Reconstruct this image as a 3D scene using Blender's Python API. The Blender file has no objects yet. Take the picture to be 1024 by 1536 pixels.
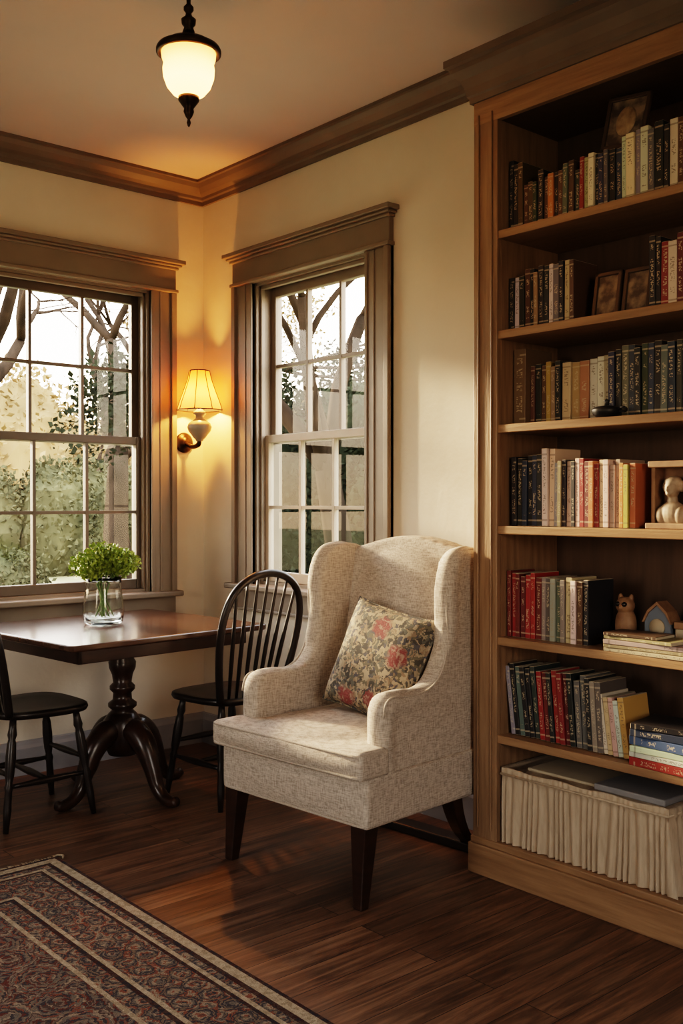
import bpy, bmesh, math, random
from mathutils import Vector, Matrix, noise
R = math.radians
scene = bpy.context.scene
COL = scene.collection

# ------------------------------------------------------------------ materials
def nodes_of(m):
    m.use_nodes = True
    nt = m.node_tree
    return nt, nt.nodes, nt.links, nt.nodes['Principled BSDF']

def ramp(N, stops):
    r = N.new('ShaderNodeValToRGB')
    e = r.color_ramp.elements
    while len(e) > 1: e.remove(e[-1])
    e[0].position = stops[0][0]; e[0].color = (*stops[0][1], 1)
    for p, c in stops[1:]:
        n = e.new(p); n.color = (*c, 1)
    return r

def mat(name, c, rough=0.6, c2=None, scale=8, stretch=(1,1,1), bump=0.0, bscale=None, metal=0.0, detail=6, lo=.3, hi=.7, spec=None):
    m = bpy.data.materials.new(name)
    nt, N, L, P = nodes_of(m)
    P.inputs['Roughness'].default_value = rough
    P.inputs['Metallic'].default_value = metal
    if spec is not None: P.inputs['Specular IOR Level'].default_value = spec
    if c2 is None: c2 = tuple(v*0.85 for v in c)
    tc = N.new('ShaderNodeTexCoord'); mp = N.new('ShaderNodeMapping')
    mp.inputs['Scale'].default_value = stretch
    L.new(tc.outputs['Object'], mp.inputs['Vector'])
    nz = N.new('ShaderNodeTexNoise'); nz.inputs['Scale'].default_value = scale; nz.inputs['Detail'].default_value = detail
    L.new(mp.outputs[0], nz.inputs['Vector'])
    r = ramp(N, [(lo, c2), (hi, c)])
    L.new(nz.outputs['Fac'], r.inputs[0]); L.new(r.outputs[0], P.inputs['Base Color'])
    if bump:
        n2 = N.new('ShaderNodeTexNoise'); n2.inputs['Scale'].default_value = bscale or scale; n2.inputs['Detail'].default_value = 4
        L.new(mp.outputs[0], n2.inputs['Vector'])
        b = N.new('ShaderNodeBump'); b.inputs['Strength'].default_value = bump; b.inputs['Distance'].default_value = .01
        L.new(n2.outputs['Fac'], b.inputs['Height']); L.new(b.outputs[0], P.inputs['Normal'])
    return m

M = {}
M['wall'] = mat('plaster_cream', (.68,.615,.52), .85, (.63,.565,.47), 3, bump=.3, bscale=12)
M['ceil'] = mat('ceiling_paint', (.60,.525,.51), .9, (.57,.495,.48), 2, bump=.05, bscale=60)
M['trim'] = mat('trim_taupe', (.215,.172,.132), .45, (.175,.14,.105), 5, (1,1,1), bump=.05, bscale=30)
M['crown'] = mat('crown_taupe', (.165,.13,.10), .5, (.13,.10,.075), 5)
M['sash'] = mat('sash_tan', (.50,.42,.34), .5, (.42,.35,.28), 6)
M['sashbacklit'] = mat('sash_backlit', (.10,.078,.057), .5, (.07,.055,.04), 6)  # backlit silhouette of the sash painted in as a darker colour
M['base'] = mat('baseboard_grey', (.33,.34,.37), .5)
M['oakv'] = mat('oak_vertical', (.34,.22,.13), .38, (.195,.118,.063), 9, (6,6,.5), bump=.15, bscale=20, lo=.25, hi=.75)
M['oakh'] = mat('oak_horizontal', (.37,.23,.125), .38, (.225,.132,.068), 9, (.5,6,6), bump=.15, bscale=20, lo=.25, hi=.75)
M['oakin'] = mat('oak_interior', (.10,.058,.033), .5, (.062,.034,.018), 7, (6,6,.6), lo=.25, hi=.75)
M['dark'] = mat('dark_mahogany', (.040,.016,.009), .28, (.018,.008,.005), 10, (1,1,4))
M['black'] = mat('black_lacquer', (.018,.012,.010), .32, (.010,.007,.006), 10)
M['tabletop'] = mat('tabletop_walnut', (.075,.037,.021), .2, (.038,.018,.011), 8, (8,.6,1), lo=.2, hi=.8)
M['bronze'] = mat('bronze', (.06,.035,.02), .38, (.03,.018,.012), 20, metal=.8)
M['ceramic'] = mat('sconce_ceramic', (.33,.28,.22), .25, (.24,.20,.155), 10)
M['iron'] = mat('cast_iron', (.012,.012,.013), .45)
M['fabricbin'] = mat('bin_fabric', (.53,.43,.32), .9, (.41,.325,.235), 30, (3,3,.5), bump=.2, bscale=60)
M['paper'] = mat('paper', (.48,.41,.30), .8)
M['leaf'] = mat('leaf_green', (.28,.38,.05), .55, (.13,.21,.025), 30)
M['stem'] = mat('stem_green', (.12,.20,.05), .6)
M['bark'] = mat('bark', (.038,.028,.021), .9, (.015,.012,.009), 6, (1,1,.3), spec=0)
M['leaf_dark'] = mat('evergreen_leaf', (.022,.026,.016), .8, (.009,.011,.008), 3, spec=0)
M['leaf_hedge'] = mat('hedge_leaf', (.085,.083,.045), .8, (.026,.030,.018), .8, spec=0)
M['leaf_autumn'] = mat('autumn_leaf', (.22,.15,.075), .8, (.10,.08,.045), .3, spec=0)
M['grass'] = mat('grass', (.25,.23,.14), .9, (.17,.165,.09), 1.2, spec=0)

def linen():
    m = bpy.data.materials.new('linen_upholstery')
    nt, N, L, P = nodes_of(m)
    P.inputs['Roughness'].default_value = .92
    P.inputs['Specular IOR Level'].default_value = .2
    tc = N.new('ShaderNodeTexCoord')
    outs = []
    for st in ((350,350,40),(40,40,350)):
        mp = N.new('ShaderNodeMapping'); mp.inputs['Scale'].default_value = st
        nz = N.new('ShaderNodeTexNoise'); nz.inputs['Scale'].default_value = 1.0; nz.inputs['Detail'].default_value = 2
        L.new(tc.outputs['Object'], mp.inputs[0]); L.new(mp.outputs[0], nz.inputs[0]); outs.append(nz.outputs['Fac'])
    a = N.new('ShaderNodeMath'); a.operation = 'ADD'; L.new(outs[0], a.inputs[0]); L.new(outs[1], a.inputs[1])
    h = N.new('ShaderNodeMath'); h.operation = 'MULTIPLY'; h.inputs[1].default_value = .5; L.new(a.outputs[0], h.inputs[0])
    r = ramp(N, [(.37,(.33,.285,.24)), (.5,(.50,.44,.38)), (.63,(.64,.57,.50))])
    L.new(h.outputs[0], r.inputs[0]); L.new(r.outputs[0], P.inputs['Base Color'])
    b = N.new('ShaderNodeBump'); b.inputs['Strength'].default_value = .7; b.inputs['Distance'].default_value = .003
    L.new(h.outputs[0], b.inputs['Height']); L.new(b.outputs[0], P.inputs['Normal'])
    return m
M['linen'] = linen()
M['piping'] = mat('linen_piping', (.56,.49,.42), .9, (.38,.33,.275), 200)

def floral():
    m = bpy.data.materials.new('floral_fabric')
    nt, N, L, P = nodes_of(m)
    P.inputs['Roughness'].default_value = .9
    tc = N.new('ShaderNodeTexCoord')
    nz = N.new('ShaderNodeTexNoise'); nz.inputs['Scale'].default_value = 38; nz.inputs['Detail'].default_value = 4
    L.new(tc.outputs['Object'], nz.inputs[0])
    mix = N.new('ShaderNodeVectorMath'); mix.operation = 'MULTIPLY_ADD'
    mix.inputs[1].default_value = (.06,.06,.06)
    L.new(nz.outputs['Color'], mix.inputs[0]); L.new(tc.outputs['Object'], mix.inputs[2])
    v = N.new('ShaderNodeTexVoronoi'); v.inputs['Scale'].default_value = 75; L.new(mix.outputs[0], v.inputs['Vector'])
    sep = N.new('ShaderNodeSeparateColor'); L.new(v.outputs['Color'], sep.inputs[0])
    r = ramp(N, [(0,(.07,.065,.055)), (.18,(.32,.26,.18)), (.34,(.12,.12,.10)), (.46,(.38,.31,.22)), (.62,(.14,.125,.09)), (.76,(.26,.19,.13)), (.88,(.09,.09,.10))])
    r.color_ramp.interpolation = 'CONSTANT'
    L.new(sep.outputs[0], r.inputs[0])
    v2 = N.new('ShaderNodeTexVoronoi'); v2.inputs['Scale'].default_value = 7.5; L.new(mix.outputs[0], v2.inputs['Vector'])
    rr = ramp(N, [(.0,(1,1,1)), (.24,(1,1,1)), (.34,(0,0,0))]); L.new(v2.outputs['Distance'], rr.inputs[0])
    sp2 = N.new('ShaderNodeSeparateColor'); L.new(v2.outputs['Color'], sp2.inputs[0])
    gt = N.new('ShaderNodeMath'); gt.operation='GREATER_THAN'; gt.inputs[1].default_value=.45; L.new(sp2.outputs[1], gt.inputs[0])
    mu = N.new('ShaderNodeMath'); mu.operation='MULTIPLY'; L.new(rr.outputs[0], mu.inputs[0]); L.new(gt.outputs[0], mu.inputs[1])
    v3 = N.new('ShaderNodeTexVoronoi'); v3.inputs['Scale'].default_value = 70; L.new(mix.outputs[0], v3.inputs['Vector'])
    rc = ramp(N, [(0,(.34,.12,.11)), (.5,(.20,.05,.05)), (.8,(.36,.24,.19))]); L.new(v3.outputs['Distance'], rc.inputs[0])
    mx = N.new('ShaderNodeMix'); mx.data_type = 'RGBA'
    L.new(mu.outputs[0], mx.inputs[0]); L.new(r.outputs[0], mx.inputs[6]); L.new(rc.outputs[0], mx.inputs[7])
    L.new(mx.outputs[2], P.inputs['Base Color'])
    return m
M['floral'] = floral()

def rugmat(name, cols, scale, dark=.6, big=0):
    m = bpy.data.materials.new(name)
    nt, N, L, P = nodes_of(m)
    P.inputs['Roughness'].default_value = 1; P.inputs['Specular IOR Level'].default_value = .05
    tc = N.new('ShaderNodeTexCoord')
    nz = N.new('ShaderNodeTexNoise'); nz.inputs['Scale'].default_value = scale*1.2; nz.inputs['Detail'].default_value = 4
    L.new(tc.outputs['Object'], nz.inputs[0])
    mix = N.new('ShaderNodeVectorMath'); mix.operation = 'MULTIPLY_ADD'; mix.inputs[1].default_value = (1.6/scale,1.6/scale,0)
    L.new(nz.outputs['Color'], mix.inputs[0]); L.new(tc.outputs['Object'], mix.inputs[2])
    v = N.new('ShaderNodeTexVoronoi'); v.inputs['Scale'].default_value = scale; L.new(mix.outputs[0], v.inputs['Vector'])
    sep = N.new('ShaderNodeSeparateColor'); L.new(v.outputs['Color'], sep.inputs[0])
    fac = sep.outputs[0]
    if big:
        vb = N.new('ShaderNodeTexVoronoi'); vb.inputs['Scale'].default_value = big; vb.inputs['Randomness'].default_value=.35; L.new(mix.outputs[0], vb.inputs['Vector'])
        a = N.new('ShaderNodeMath'); a.operation='MULTIPLY_ADD'; a.inputs[1].default_value=2.6; L.new(vb.outputs['Distance'], a.inputs[0])
        s_ = N.new('ShaderNodeMath'); s_.operation='MULTIPLY'; s_.inputs[1].default_value=.55; L.new(fac, s_.inputs[0]); L.new(s_.outputs[0], a.inputs[2])
        fr = N.new('ShaderNodeMath'); fr.operation='FRACT'; L.new(a.outputs[0], fr.inputs[0]); fac = fr.outputs[0]
    n = len(cols)
    r = ramp(N, [(i/n, c) for i, c in enumerate(cols)]); r.color_ramp.interpolation = 'CONSTANT'
    L.new(fac, r.inputs[0])
    v2 = N.new('ShaderNodeTexNoise'); v2.inputs['Scale'].default_value = 350; L.new(tc.outputs['Object'], v2.inputs[0])
    r2 = ramp(N, [(.3,(dark,dark,dark)), (.7,(1.2,1.2,1.2))]); L.new(v2.outputs[0], r2.inputs[0])
    mx = N.new('ShaderNodeMix'); mx.data_type = 'RGBA'; mx.blend_type = 'MULTIPLY'; mx.inputs[0].default_value = 1
    L.new(r.outputs[0], mx.inputs[6]); L.new(r2.outputs[0], mx.inputs[7]); L.new(mx.outputs[2], P.inputs['Base Color'])
    b = N.new('ShaderNodeBump'); b.inputs['Strength'].default_value = .6; b.inputs['Distance'].default_value = .004
    L.new(v2.outputs[0], b.inputs['Height']); L.new(b.outputs[0], P.inputs['Normal'])
    return m
navy=(.075,.072,.085); rust=(.25,.11,.08); beige=(.34,.28,.215); greyb=(.18,.165,.15); mar=(.15,.062,.052)
M['rug_field'] = rugmat('rug_field', [navy, greyb, (.24,.195,.155), navy, rust, greyb, beige, (.11,.085,.08), (.22,.18,.155), mar], 55, big=7)
M['rug_border'] = rugmat('rug_border', [navy, (.22,.175,.135), navy, rust, beige, greyb], 60, big=13)
M['rug_dark'] = rugmat('rug_dark', [(.08,.042,.04), (.10,.068,.06), (.055,.05,.06)], 80)
M['rug_cream'] = rugmat('rug_cream', [(.44,.37,.28), (.50,.425,.325), (.36,.30,.22)], 80)

def floormat():
    m = bpy.data.materials.new('walnut_floor')
    nt, N, L, P = nodes_of(m)
    tc = N.new('ShaderNodeTexCoord')
    mp = N.new('ShaderNodeMapping'); mp.inputs['Rotation'].default_value = (0,0,R(90))
    L.new(tc.outputs['Object'], mp.inputs[0])
    br = N.new('ShaderNodeTexBrick'); br.offset = .37
    br.inputs['Scale'].default_value = 1; br.inputs['Brick Width'].default_value = 1.5; br.inputs['Row Height'].default_value = .105
    br.inputs['Mortar Size'].default_value = .0014; br.inputs['Mortar Smooth'].default_value = .2
    br.inputs['Color1'].default_value = (.10,.10,.10,1); br.inputs['Color2'].default_value = (.9,.9,.9,1)
    br.inputs['Mortar'].default_value = (0,0,0,1); br.inputs['Bias'].default_value = 0
    L.new(mp.outputs[0], br.inputs['Vector'])
    mp2 = N.new('ShaderNodeMapping'); mp2.inputs['Scale'].default_value = (20,1.3,1)
    L.new(tc.outputs['Object'], mp2.inputs[0])
    addv = N.new('ShaderNodeVectorMath'); addv.operation = 'MULTIPLY_ADD'; addv.inputs[1].default_value = (3,9,5)
    L.new(br.outputs['Color'], addv.inputs[0]); L.new(mp2.outputs[0], addv.inputs[2])
    nz = N.new('ShaderNodeTexNoise'); nz.inputs['Scale'].default_value = 1.2; nz.inputs['Detail'].default_value = 9; nz.inputs['Roughness'].default_value=.66; nz.inputs['Distortion'].default_value = 1.5
    L.new(addv.outputs[0], nz.inputs[0])
    r = ramp(N, [(.32,(.048,.024,.014)), (.5,(.15,.082,.047)), (.66,(.28,.166,.10))]); L.new(nz.outputs[0], r.inputs[0])
    r2 = ramp(N, [(0,(.05,.05,.05)), (.05,(.62,.62,.62)), (1,(1.15,1.11,1.07))]); L.new(br.outputs['Color'], r2.inputs[0])
    mx = N.new('ShaderNodeMix'); mx.data_type = 'RGBA'; mx.blend_type = 'MULTIPLY'; mx.inputs[0].default_value = 1
    L.new(r.outputs[0], mx.inputs[6]); L.new(r2.outputs[0], mx.inputs[7]); L.new(mx.outputs[2], P.inputs['Base Color'])
    rr = ramp(N, [(.3,(.32,.32,.32)), (.7,(.46,.46,.46))]); L.new(nz.outputs[0], rr.inputs[0]); L.new(rr.outputs[0], P.inputs['Roughness'])
    b = N.new('ShaderNodeBump'); b.inputs['Strength'].default_value = .25; b.inputs['Distance'].default_value = .003
    L.new(nz.outputs[0], b.inputs['Height']); L.new(b.outputs[0], P.inputs['Normal'])
    return m
M['floor'] = floormat()

def glassmat(name, tint=(1,1,1), k=.12):
    m = bpy.data.materials.new(name); m.use_nodes = True
    nt = m.node_tree; N = nt.nodes; L = nt.links; N.clear()
    o = N.new('ShaderNodeOutputMaterial'); t = N.new('ShaderNodeBsdfTransparent'); t.inputs[0].default_value = (*tint,1)
    g = N.new('ShaderNodeBsdfGlossy'); g.inputs['Roughness'].default_value = .02
    f = N.new('ShaderNodeFresnel'); f.inputs[0].default_value = 1.3
    mu = N.new('ShaderNodeMath'); mu.operation='MULTIPLY_ADD'; mu.inputs[1].default_value = .8; mu.inputs[2].default_value = k*.1
    mx = N.new('ShaderNodeMixShader')
    L.new(f.outputs[0], mu.inputs[0]); L.new(mu.outputs[0], mx.inputs[0]); L.new(t.outputs[0], mx.inputs[1]); L.new(g.outputs[0], mx.inputs[2]); L.new(mx.outputs[0], o.inputs[0])
    return m
M['glass'] = glassmat('window_glass')
M['screen'] = glassmat('window_screen_glass', (.55,.59,.61))
mg = bpy.data.materials.new('vase_glass'); nt,N,L,P = nodes_of(mg)
P.inputs['Transmission Weight'].default_value = 1; P.inputs['Roughness'].default_value = .02; P.inputs['IOR'].default_value = 1.4
P.inputs['Base Color'].default_value = (.95,1,.98,1); M['vase'] = mg

def shade_mat(name, c, strength, trans):
    m = bpy.data.materials.new(name); m.use_nodes = True
    nt = m.node_tree; N = nt.nodes; L = nt.links; N.clear()
    o = N.new('ShaderNodeOutputMaterial')
    t = N.new('ShaderNodeBsdfTranslucent'); t.inputs[0].default_value = (*trans,1)
    e = N.new('ShaderNodeEmission'); e.inputs['Strength'].default_value = strength
    tc = N.new('ShaderNodeTexCoord'); s = N.new('ShaderNodeSeparateXYZ'); L.new(tc.outputs['Generated'], s.inputs[0])
    r = ramp(N, [(0,(c[0]*.9,c[1]*.8,c[2]*.7)), (.35,c), (.65,(c[0]*.9,c[1]*.75,c[2]*.6)), (1,(c[0]*.5,c[1]*.3,c[2]*.15))])
    L.new(s.outputs['Z'], r.inputs[0]); L.new(r.outputs[0], e.inputs[0])
    a = N.new('ShaderNodeAddShader'); L.new(t.outputs[0], a.inputs[0]); L.new(e.outputs[0], a.inputs[1]); L.new(a.outputs[0], o.inputs[0])
    return m
M['shade'] = shade_mat('sconce_shade_cloth', (1,.42,.11), .9, (.12,.043,.010))
M['pshade'] = shade_mat('pendant_glass', (1,.62,.24), 1.9, (.34,.17,.06))

def bookmat():
    m = bpy.data.materials.new('book_covers')
    nt, N, L, P = nodes_of(m); P.inputs['Roughness'].default_value = .5
    at = N.new('ShaderNodeAttribute'); at.attribute_name = 'Col'
    uv = N.new('ShaderNodeUVMap'); uv.uv_map = 'UVMap'
    s = N.new('ShaderNodeSeparateXYZ'); L.new(uv.outputs[0], s.inputs[0])
    def mth(op, a, b=None):
        n = N.new('ShaderNodeMath'); n.operation = op
        for i, v in enumerate((a, b)):
            if v is None: continue
            if isinstance(v, (int,float)): n.inputs[i].default_value = v
            else: L.new(v, n.inputs[i])
        return n.outputs[0]
    fu = mth('FRACT', s.outputs['X'])
    cu = mth('LESS_THAN', mth('ABSOLUTE', mth('SUBTRACT', fu, .5)), .24)
    cv = mth('LESS_THAN', mth('ABSOLUTE', mth('SUBTRACT', s.outputs['Y'], .52)), .36)
    cb = N.new('ShaderNodeCombineXYZ'); L.new(mth('MULTIPLY', s.outputs['X'], 3.3), cb.inputs[0]); L.new(mth('MULTIPLY', s.outputs['Y'], 46), cb.inputs[1])
    nz = N.new('ShaderNodeTexNoise'); nz.inputs['Scale'].default_value = 1; nz.inputs['Detail'].default_value = 1; L.new(cb.outputs[0], nz.inputs[0])
    txt = mth('GREATER_THAN', nz.outputs['Fac'], .53)
    cb2 = N.new('ShaderNodeCombineXYZ'); L.new(mth('FLOOR', s.outputs['X']), cb2.inputs[0]); L.new(mth('MULTIPLY', s.outputs['Y'], 4.0), cb2.inputs[1])
    nz2 = N.new('ShaderNodeTexNoise'); nz2.inputs['Scale'].default_value = 1.37; nz2.inputs['Detail'].default_value = 0; L.new(cb2.outputs[0], nz2.inputs[0])
    seg = mth('GREATER_THAN', nz2.outputs['Fac'], .46)
    msk = mth('MULTIPLY', mth('MULTIPLY', cu, cv), mth('MULTIPLY', txt, seg))
    msk = mth('MULTIPLY', msk, .65)
    bw = N.new('ShaderNodeRGBToBW'); L.new(at.outputs['Color'], bw.inputs[0])
    tr = ramp(N, [(.28,(.55,.47,.33)), (.34,(.10,.07,.05))]); L.new(bw.outputs[0], tr.inputs[0])
    bd = mth('LESS_THAN', mth('ABSOLUTE', mth('SUBTRACT', mth('ABSOLUTE', mth('SUBTRACT', s.outputs['Y'], .5)), .42)), .012)
    inr = mth('MULTIPLY', mth('GREATER_THAN', s.outputs['X'], .5), bd)
    tot = mth('MAXIMUM', msk, mth('MULTIPLY', inr, .5))
    mx = N.new('ShaderNodeMix'); mx.data_type = 'RGBA'
    L.new(tot, mx.inputs[0]); L.new(at.outputs['Color'], mx.inputs[6]); L.new(tr.outputs[0], mx.inputs[7])
    L.new(mx.outputs[2], P.inputs['Base Color'])
    return m
M['books'] = bookmat()

# ------------------------------------------------------------------ geometry helpers
def empty(name, loc=(0,0,0), rz=0):
    e = bpy.data.objects.new(name, None); COL.objects.link(e)
    e.location = loc; e.rotation_euler = (0,0,rz); e.empty_display_size = .1
    return e

def mk(name, verts, faces, m=None, parent=None, smooth=False):
    me = bpy.data.meshes.new(name); me.from_pydata([tuple(v) for v in verts], [], faces); me.update()
    bm = bmesh.new(); bm.from_mesh(me); bmesh.ops.recalc_face_normals(bm, faces=bm.faces); bm.to_mesh(me); bm.free()
    o = bpy.data.objects.new(name, me); COL.objects.link(o)
    if m: me.materials.append(M[m] if isinstance(m, str) else m)
    if parent: o.parent = parent
    if smooth: me.shade_smooth()
    return o

BF = [(0,1,2,3),(4,7,6,5),(0,4,5,1),(1,5,6,2),(2,6,7,3),(3,7,4,0)]
def bverts(a, b):
    x0,y0,z0 = a; x1,y1,z1 = b
    return [(x0,y0,z0),(x1,y0,z0),(x1,y1,z0),(x0,y1,z0),(x0,y0,z1),(x1,y0,z1),(x1,y1,z1),(x0,y1,z1)]
def boxes(name, lst, m, parent=None, bevel=0.0):
    V=[];F=[]
    for a,b in lst:
        a2 = tuple(min(p,q) for p,q in zip(a,b)); b2 = tuple(max(p,q) for p,q in zip(a,b))
        k=len(V); V+=bverts(a2,b2); F+=[tuple(i+k for i in f) for f in BF]
    o = mk(name, V, F, m, parent)
    if bevel: bev(o, bevel)
    return o
def box(name, a, b, m, parent=None, bevel=0.0): return boxes(name, [(a,b)], m, parent, bevel)
def bev(o, w, seg=2):
    md = o.modifiers.new('bevel','BEVEL'); md.width = w; md.segments = seg; md.limit_method='ANGLE'; md.angle_limit=R(35); md.harden_normals=False
def soft(o, vox=.012, it=10, fac=.5):
    md = o.modifiers.new('remesh','REMESH'); md.mode='VOXEL'; md.voxel_size=vox; md.use_smooth_shade=True
    s = o.modifiers.new('smooth','SMOOTH'); s.iterations=it; s.factor=fac

def lathe_data(prof, segs=32, c=(0,0,0), fl=1.0):
    V=[];F=[]
    n=len(prof)
    for r,z in prof:
        for i in range(segs):
            a=2*math.pi*i/segs; V.append((c[0]+r*math.cos(a), c[1]+r*fl*math.sin(a), c[2]+z))
    for j in range(n-1):
        for i in range(segs):
            k=(i+1)%segs; F.append((j*segs+i, j*segs+k, (j+1)*segs+k, (j+1)*segs+i))
    if prof[0][0] > 1e-4: F.append(tuple(range(segs))[::-1])
    if prof[-1][0] > 1e-4: F.append(tuple(range((n-1)*segs, n*segs)))
    return V,F
def lathe(name, prof, m, parent=None, c=(0,0,0), segs=32, open_=False):
    V,F = lathe_data(prof, segs, c)
    if open_: F=[f for f in F if len(f)==4]
    return mk(name, V, F, m, parent, True)

def cat(P, n=8):
    P=[Vector(p) for p in P]; out=[]
    Q=[P[0]*2-P[1]]+P+[P[-1]*2-P[-2]]
    for i in range(1,len(Q)-2):
        for k in range(n):
            t=k/n; a,b,c,d=Q[i-1],Q[i],Q[i+1],Q[i+2]
            out.append(.5*((2*b)+(c-a)*t+(2*a-5*b+4*c-d)*t*t+(3*b-a-3*c+d)*t**3))
    out.append(P[-1]); return out
def tube_data(P, rad, segs=10, closed=False, flat=1.0):
    P=[Vector(p) for p in P]; n=len(P)
    if isinstance(rad,(int,float)): rad=[rad]*n
    elif len(rad)!=n:
        rr=[]; 
        for i in range(n):
            t=i/(n-1)*(len(rad)-1); k=min(int(t),len(rad)-2); rr.append(rad[k]*(1-(t-k))+rad[k+1]*(t-k))
        rad=rr
    V=[];F=[]
    up=None
    for i in range(n):
        if closed: T=(P[(i+1)%n]-P[i-1])
        else: T=(P[min(i+1,n-1)]-P[max(i-1,0)])
        T.normalize()
        if up is None:
            up = Vector((0,0,1)) if abs(T.z)<.9 else Vector((1,0,0))
        u=(up-T*up.dot(T)).normalized(); v=T.cross(u); up=u
        for k in range(segs):
            a=2*math.pi*k/segs; V.append(P[i]+(u*math.cos(a)+v*math.sin(a)*flat)*rad[i])
    m_ = n if closed else n-1
    for i in range(m_):
        j=(i+1)%n
        for k in range(segs):
            l=(k+1)%segs; F.append((i*segs+k,i*segs+l,j*segs+l,j*segs+k))
    if not closed:
        F.append(tuple(range(segs))[::-1]); F.append(tuple(range((n-1)*segs,n*segs)))
    return V,F
def tube(name, P, rad, m, parent=None, segs=10, closed=False, smooth=True):
    V,F=tube_data(P,rad,segs,closed); return mk(name,V,F,m,parent,smooth)
class Acc:
    def __init__(s): s.V=[]; s.F=[]
    def add(s, VF):
        k=len(s.V); s.V+=[Vector(v) for v in VF[0]]; s.F+=[tuple(i+k for i in f) for f in VF[1]]; return s
    def box(s,a,b,M_=None):
        V=bverts(a,b)
        if M_: V=[M_@Vector(v) for v in V]
        return s.add((V,BF))
    def make(s,name,m,parent=None,smooth=False): return mk(name,s.V,s.F,m,parent,smooth)
def prism_data(poly, axis, a, b):
    f={'x':lambda p,t:(t,p[0],p[1]),'y':lambda p,t:(p[0],t,p[1]),'z':lambda p,t:(p[0],p[1],t)}[axis]
    n=len(poly); V=[f(p,a) for p in poly]+[f(p,b) for p in poly]
    F=[tuple(range(n))[::-1], tuple(range(n,2*n))]+[(i,(i+1)%n,(i+1)%n+n,i+n) for i in range(n)]
    return V,F
def ball_data(c, r, segs=20, rings=12):
    V=[];F=[]
    rx,ry,rz = r if not isinstance(r,(int,float)) else (r,r,r)
    prof=[(math.sin(math.pi*j/rings), -math.cos(math.pi*j/rings)) for j in range(rings+1)]
    for s_,z in prof:
        for i in range(segs):
            a=2*math.pi*i/segs; V.append((c[0]+rx*s_*math.cos(a), c[1]+ry*s_*math.sin(a), c[2]+rz*z))
    for j in range(rings):
        for i in range(segs):
            k=(i+1)%segs; F.append((j*segs+i,j*segs+k,(j+1)*segs+k,(j+1)*segs+i))
    return V,F
def sweep(name, rings, m, parent=None):
    n=len(rings[0]); V=[p for r in rings for p in r]; F=[]
    for i in range(len(rings)-1):
        for k in range(n):
            l=(k+1)%n; F.append((i*n+k,i*n+l,(i+1)*n+l,(i+1)*n+k))
    F.append(tuple(range(n))[::-1]); F.append(tuple(range((len(rings)-1)*n,len(rings)*n)))
    return mk(name,V,F,m,parent)

# ------------------------------------------------------------------ room
CZ=2.97; XR=6.4; YB=-5.2; T=.16
def wall(name, axis, pos, thick, u0, u1, openings, m='wall'):
    L_=[]; cur=u0
    def put(a,b,z0,z1):
        if axis=='y': L_.append(((a,min(pos,pos+thick),z0),(b,max(pos,pos+thick),z1)))
        else: L_.append(((min(pos,pos+thick),a,z0),(max(pos,pos+thick),b,z1)))
    for (a,b,z0,z1) in openings:
        put(cur,a,0,CZ); put(a,b,0,z0); put(a,b,z1,CZ); cur=b
    put(cur,u1,0,CZ)
    return boxes(name, L_, m)
W2=(.47,1.31,.87,2.38); W1=(-1.53,-.33,.82,2.375)
wall('wall_right','y',0,T,0,XR,[W2])
wall('wall_left','x',0,-T,YB,T,[W1])
wall('wall_back','y',YB,-T,-T,XR+T,[(1.75,2.65,.8,2.4)])
wall('wall_side','x',XR,T,YB,T,[(-3.5,-2.3,.8,2.4)])
box('floor',(-T,YB-T,-.12),(XR+T,T,0),'floor')
box('ceiling',(-T,YB-T,CZ),(XR+T,T,CZ+.12),'ceil')
def rings_room(prof, y0=YB, x1=XR):
    return [[(o,y0,z) for o,z in prof],[(o,-o,z) for o,z in prof],[(x1,-o,z) for o,z in prof]]
cp=[(0,2.865),(.014,2.865),(.016,2.885),(.024,2.892),(.028,2.905),(.05,2.915),(.075,2.935),(.088,2.953),(.10,2.956),(.10,CZ),(0,CZ)]
sweep('trim_crown',rings_room(cp),'crown')
bp=[(0,0),(.02,0),(.02,.125),(.014,.14),(.010,.155),(0,.16)]
sweep('baseboard_right',[[(o,-o,z) for o,z in bp],[(2.225,-o,z) for o,z in bp]],'base')
sweep('baseboard_left',[[(o,YB,z) for o,z in bp],[(o,-o,z) for o,z in bp]],'base')

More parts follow.
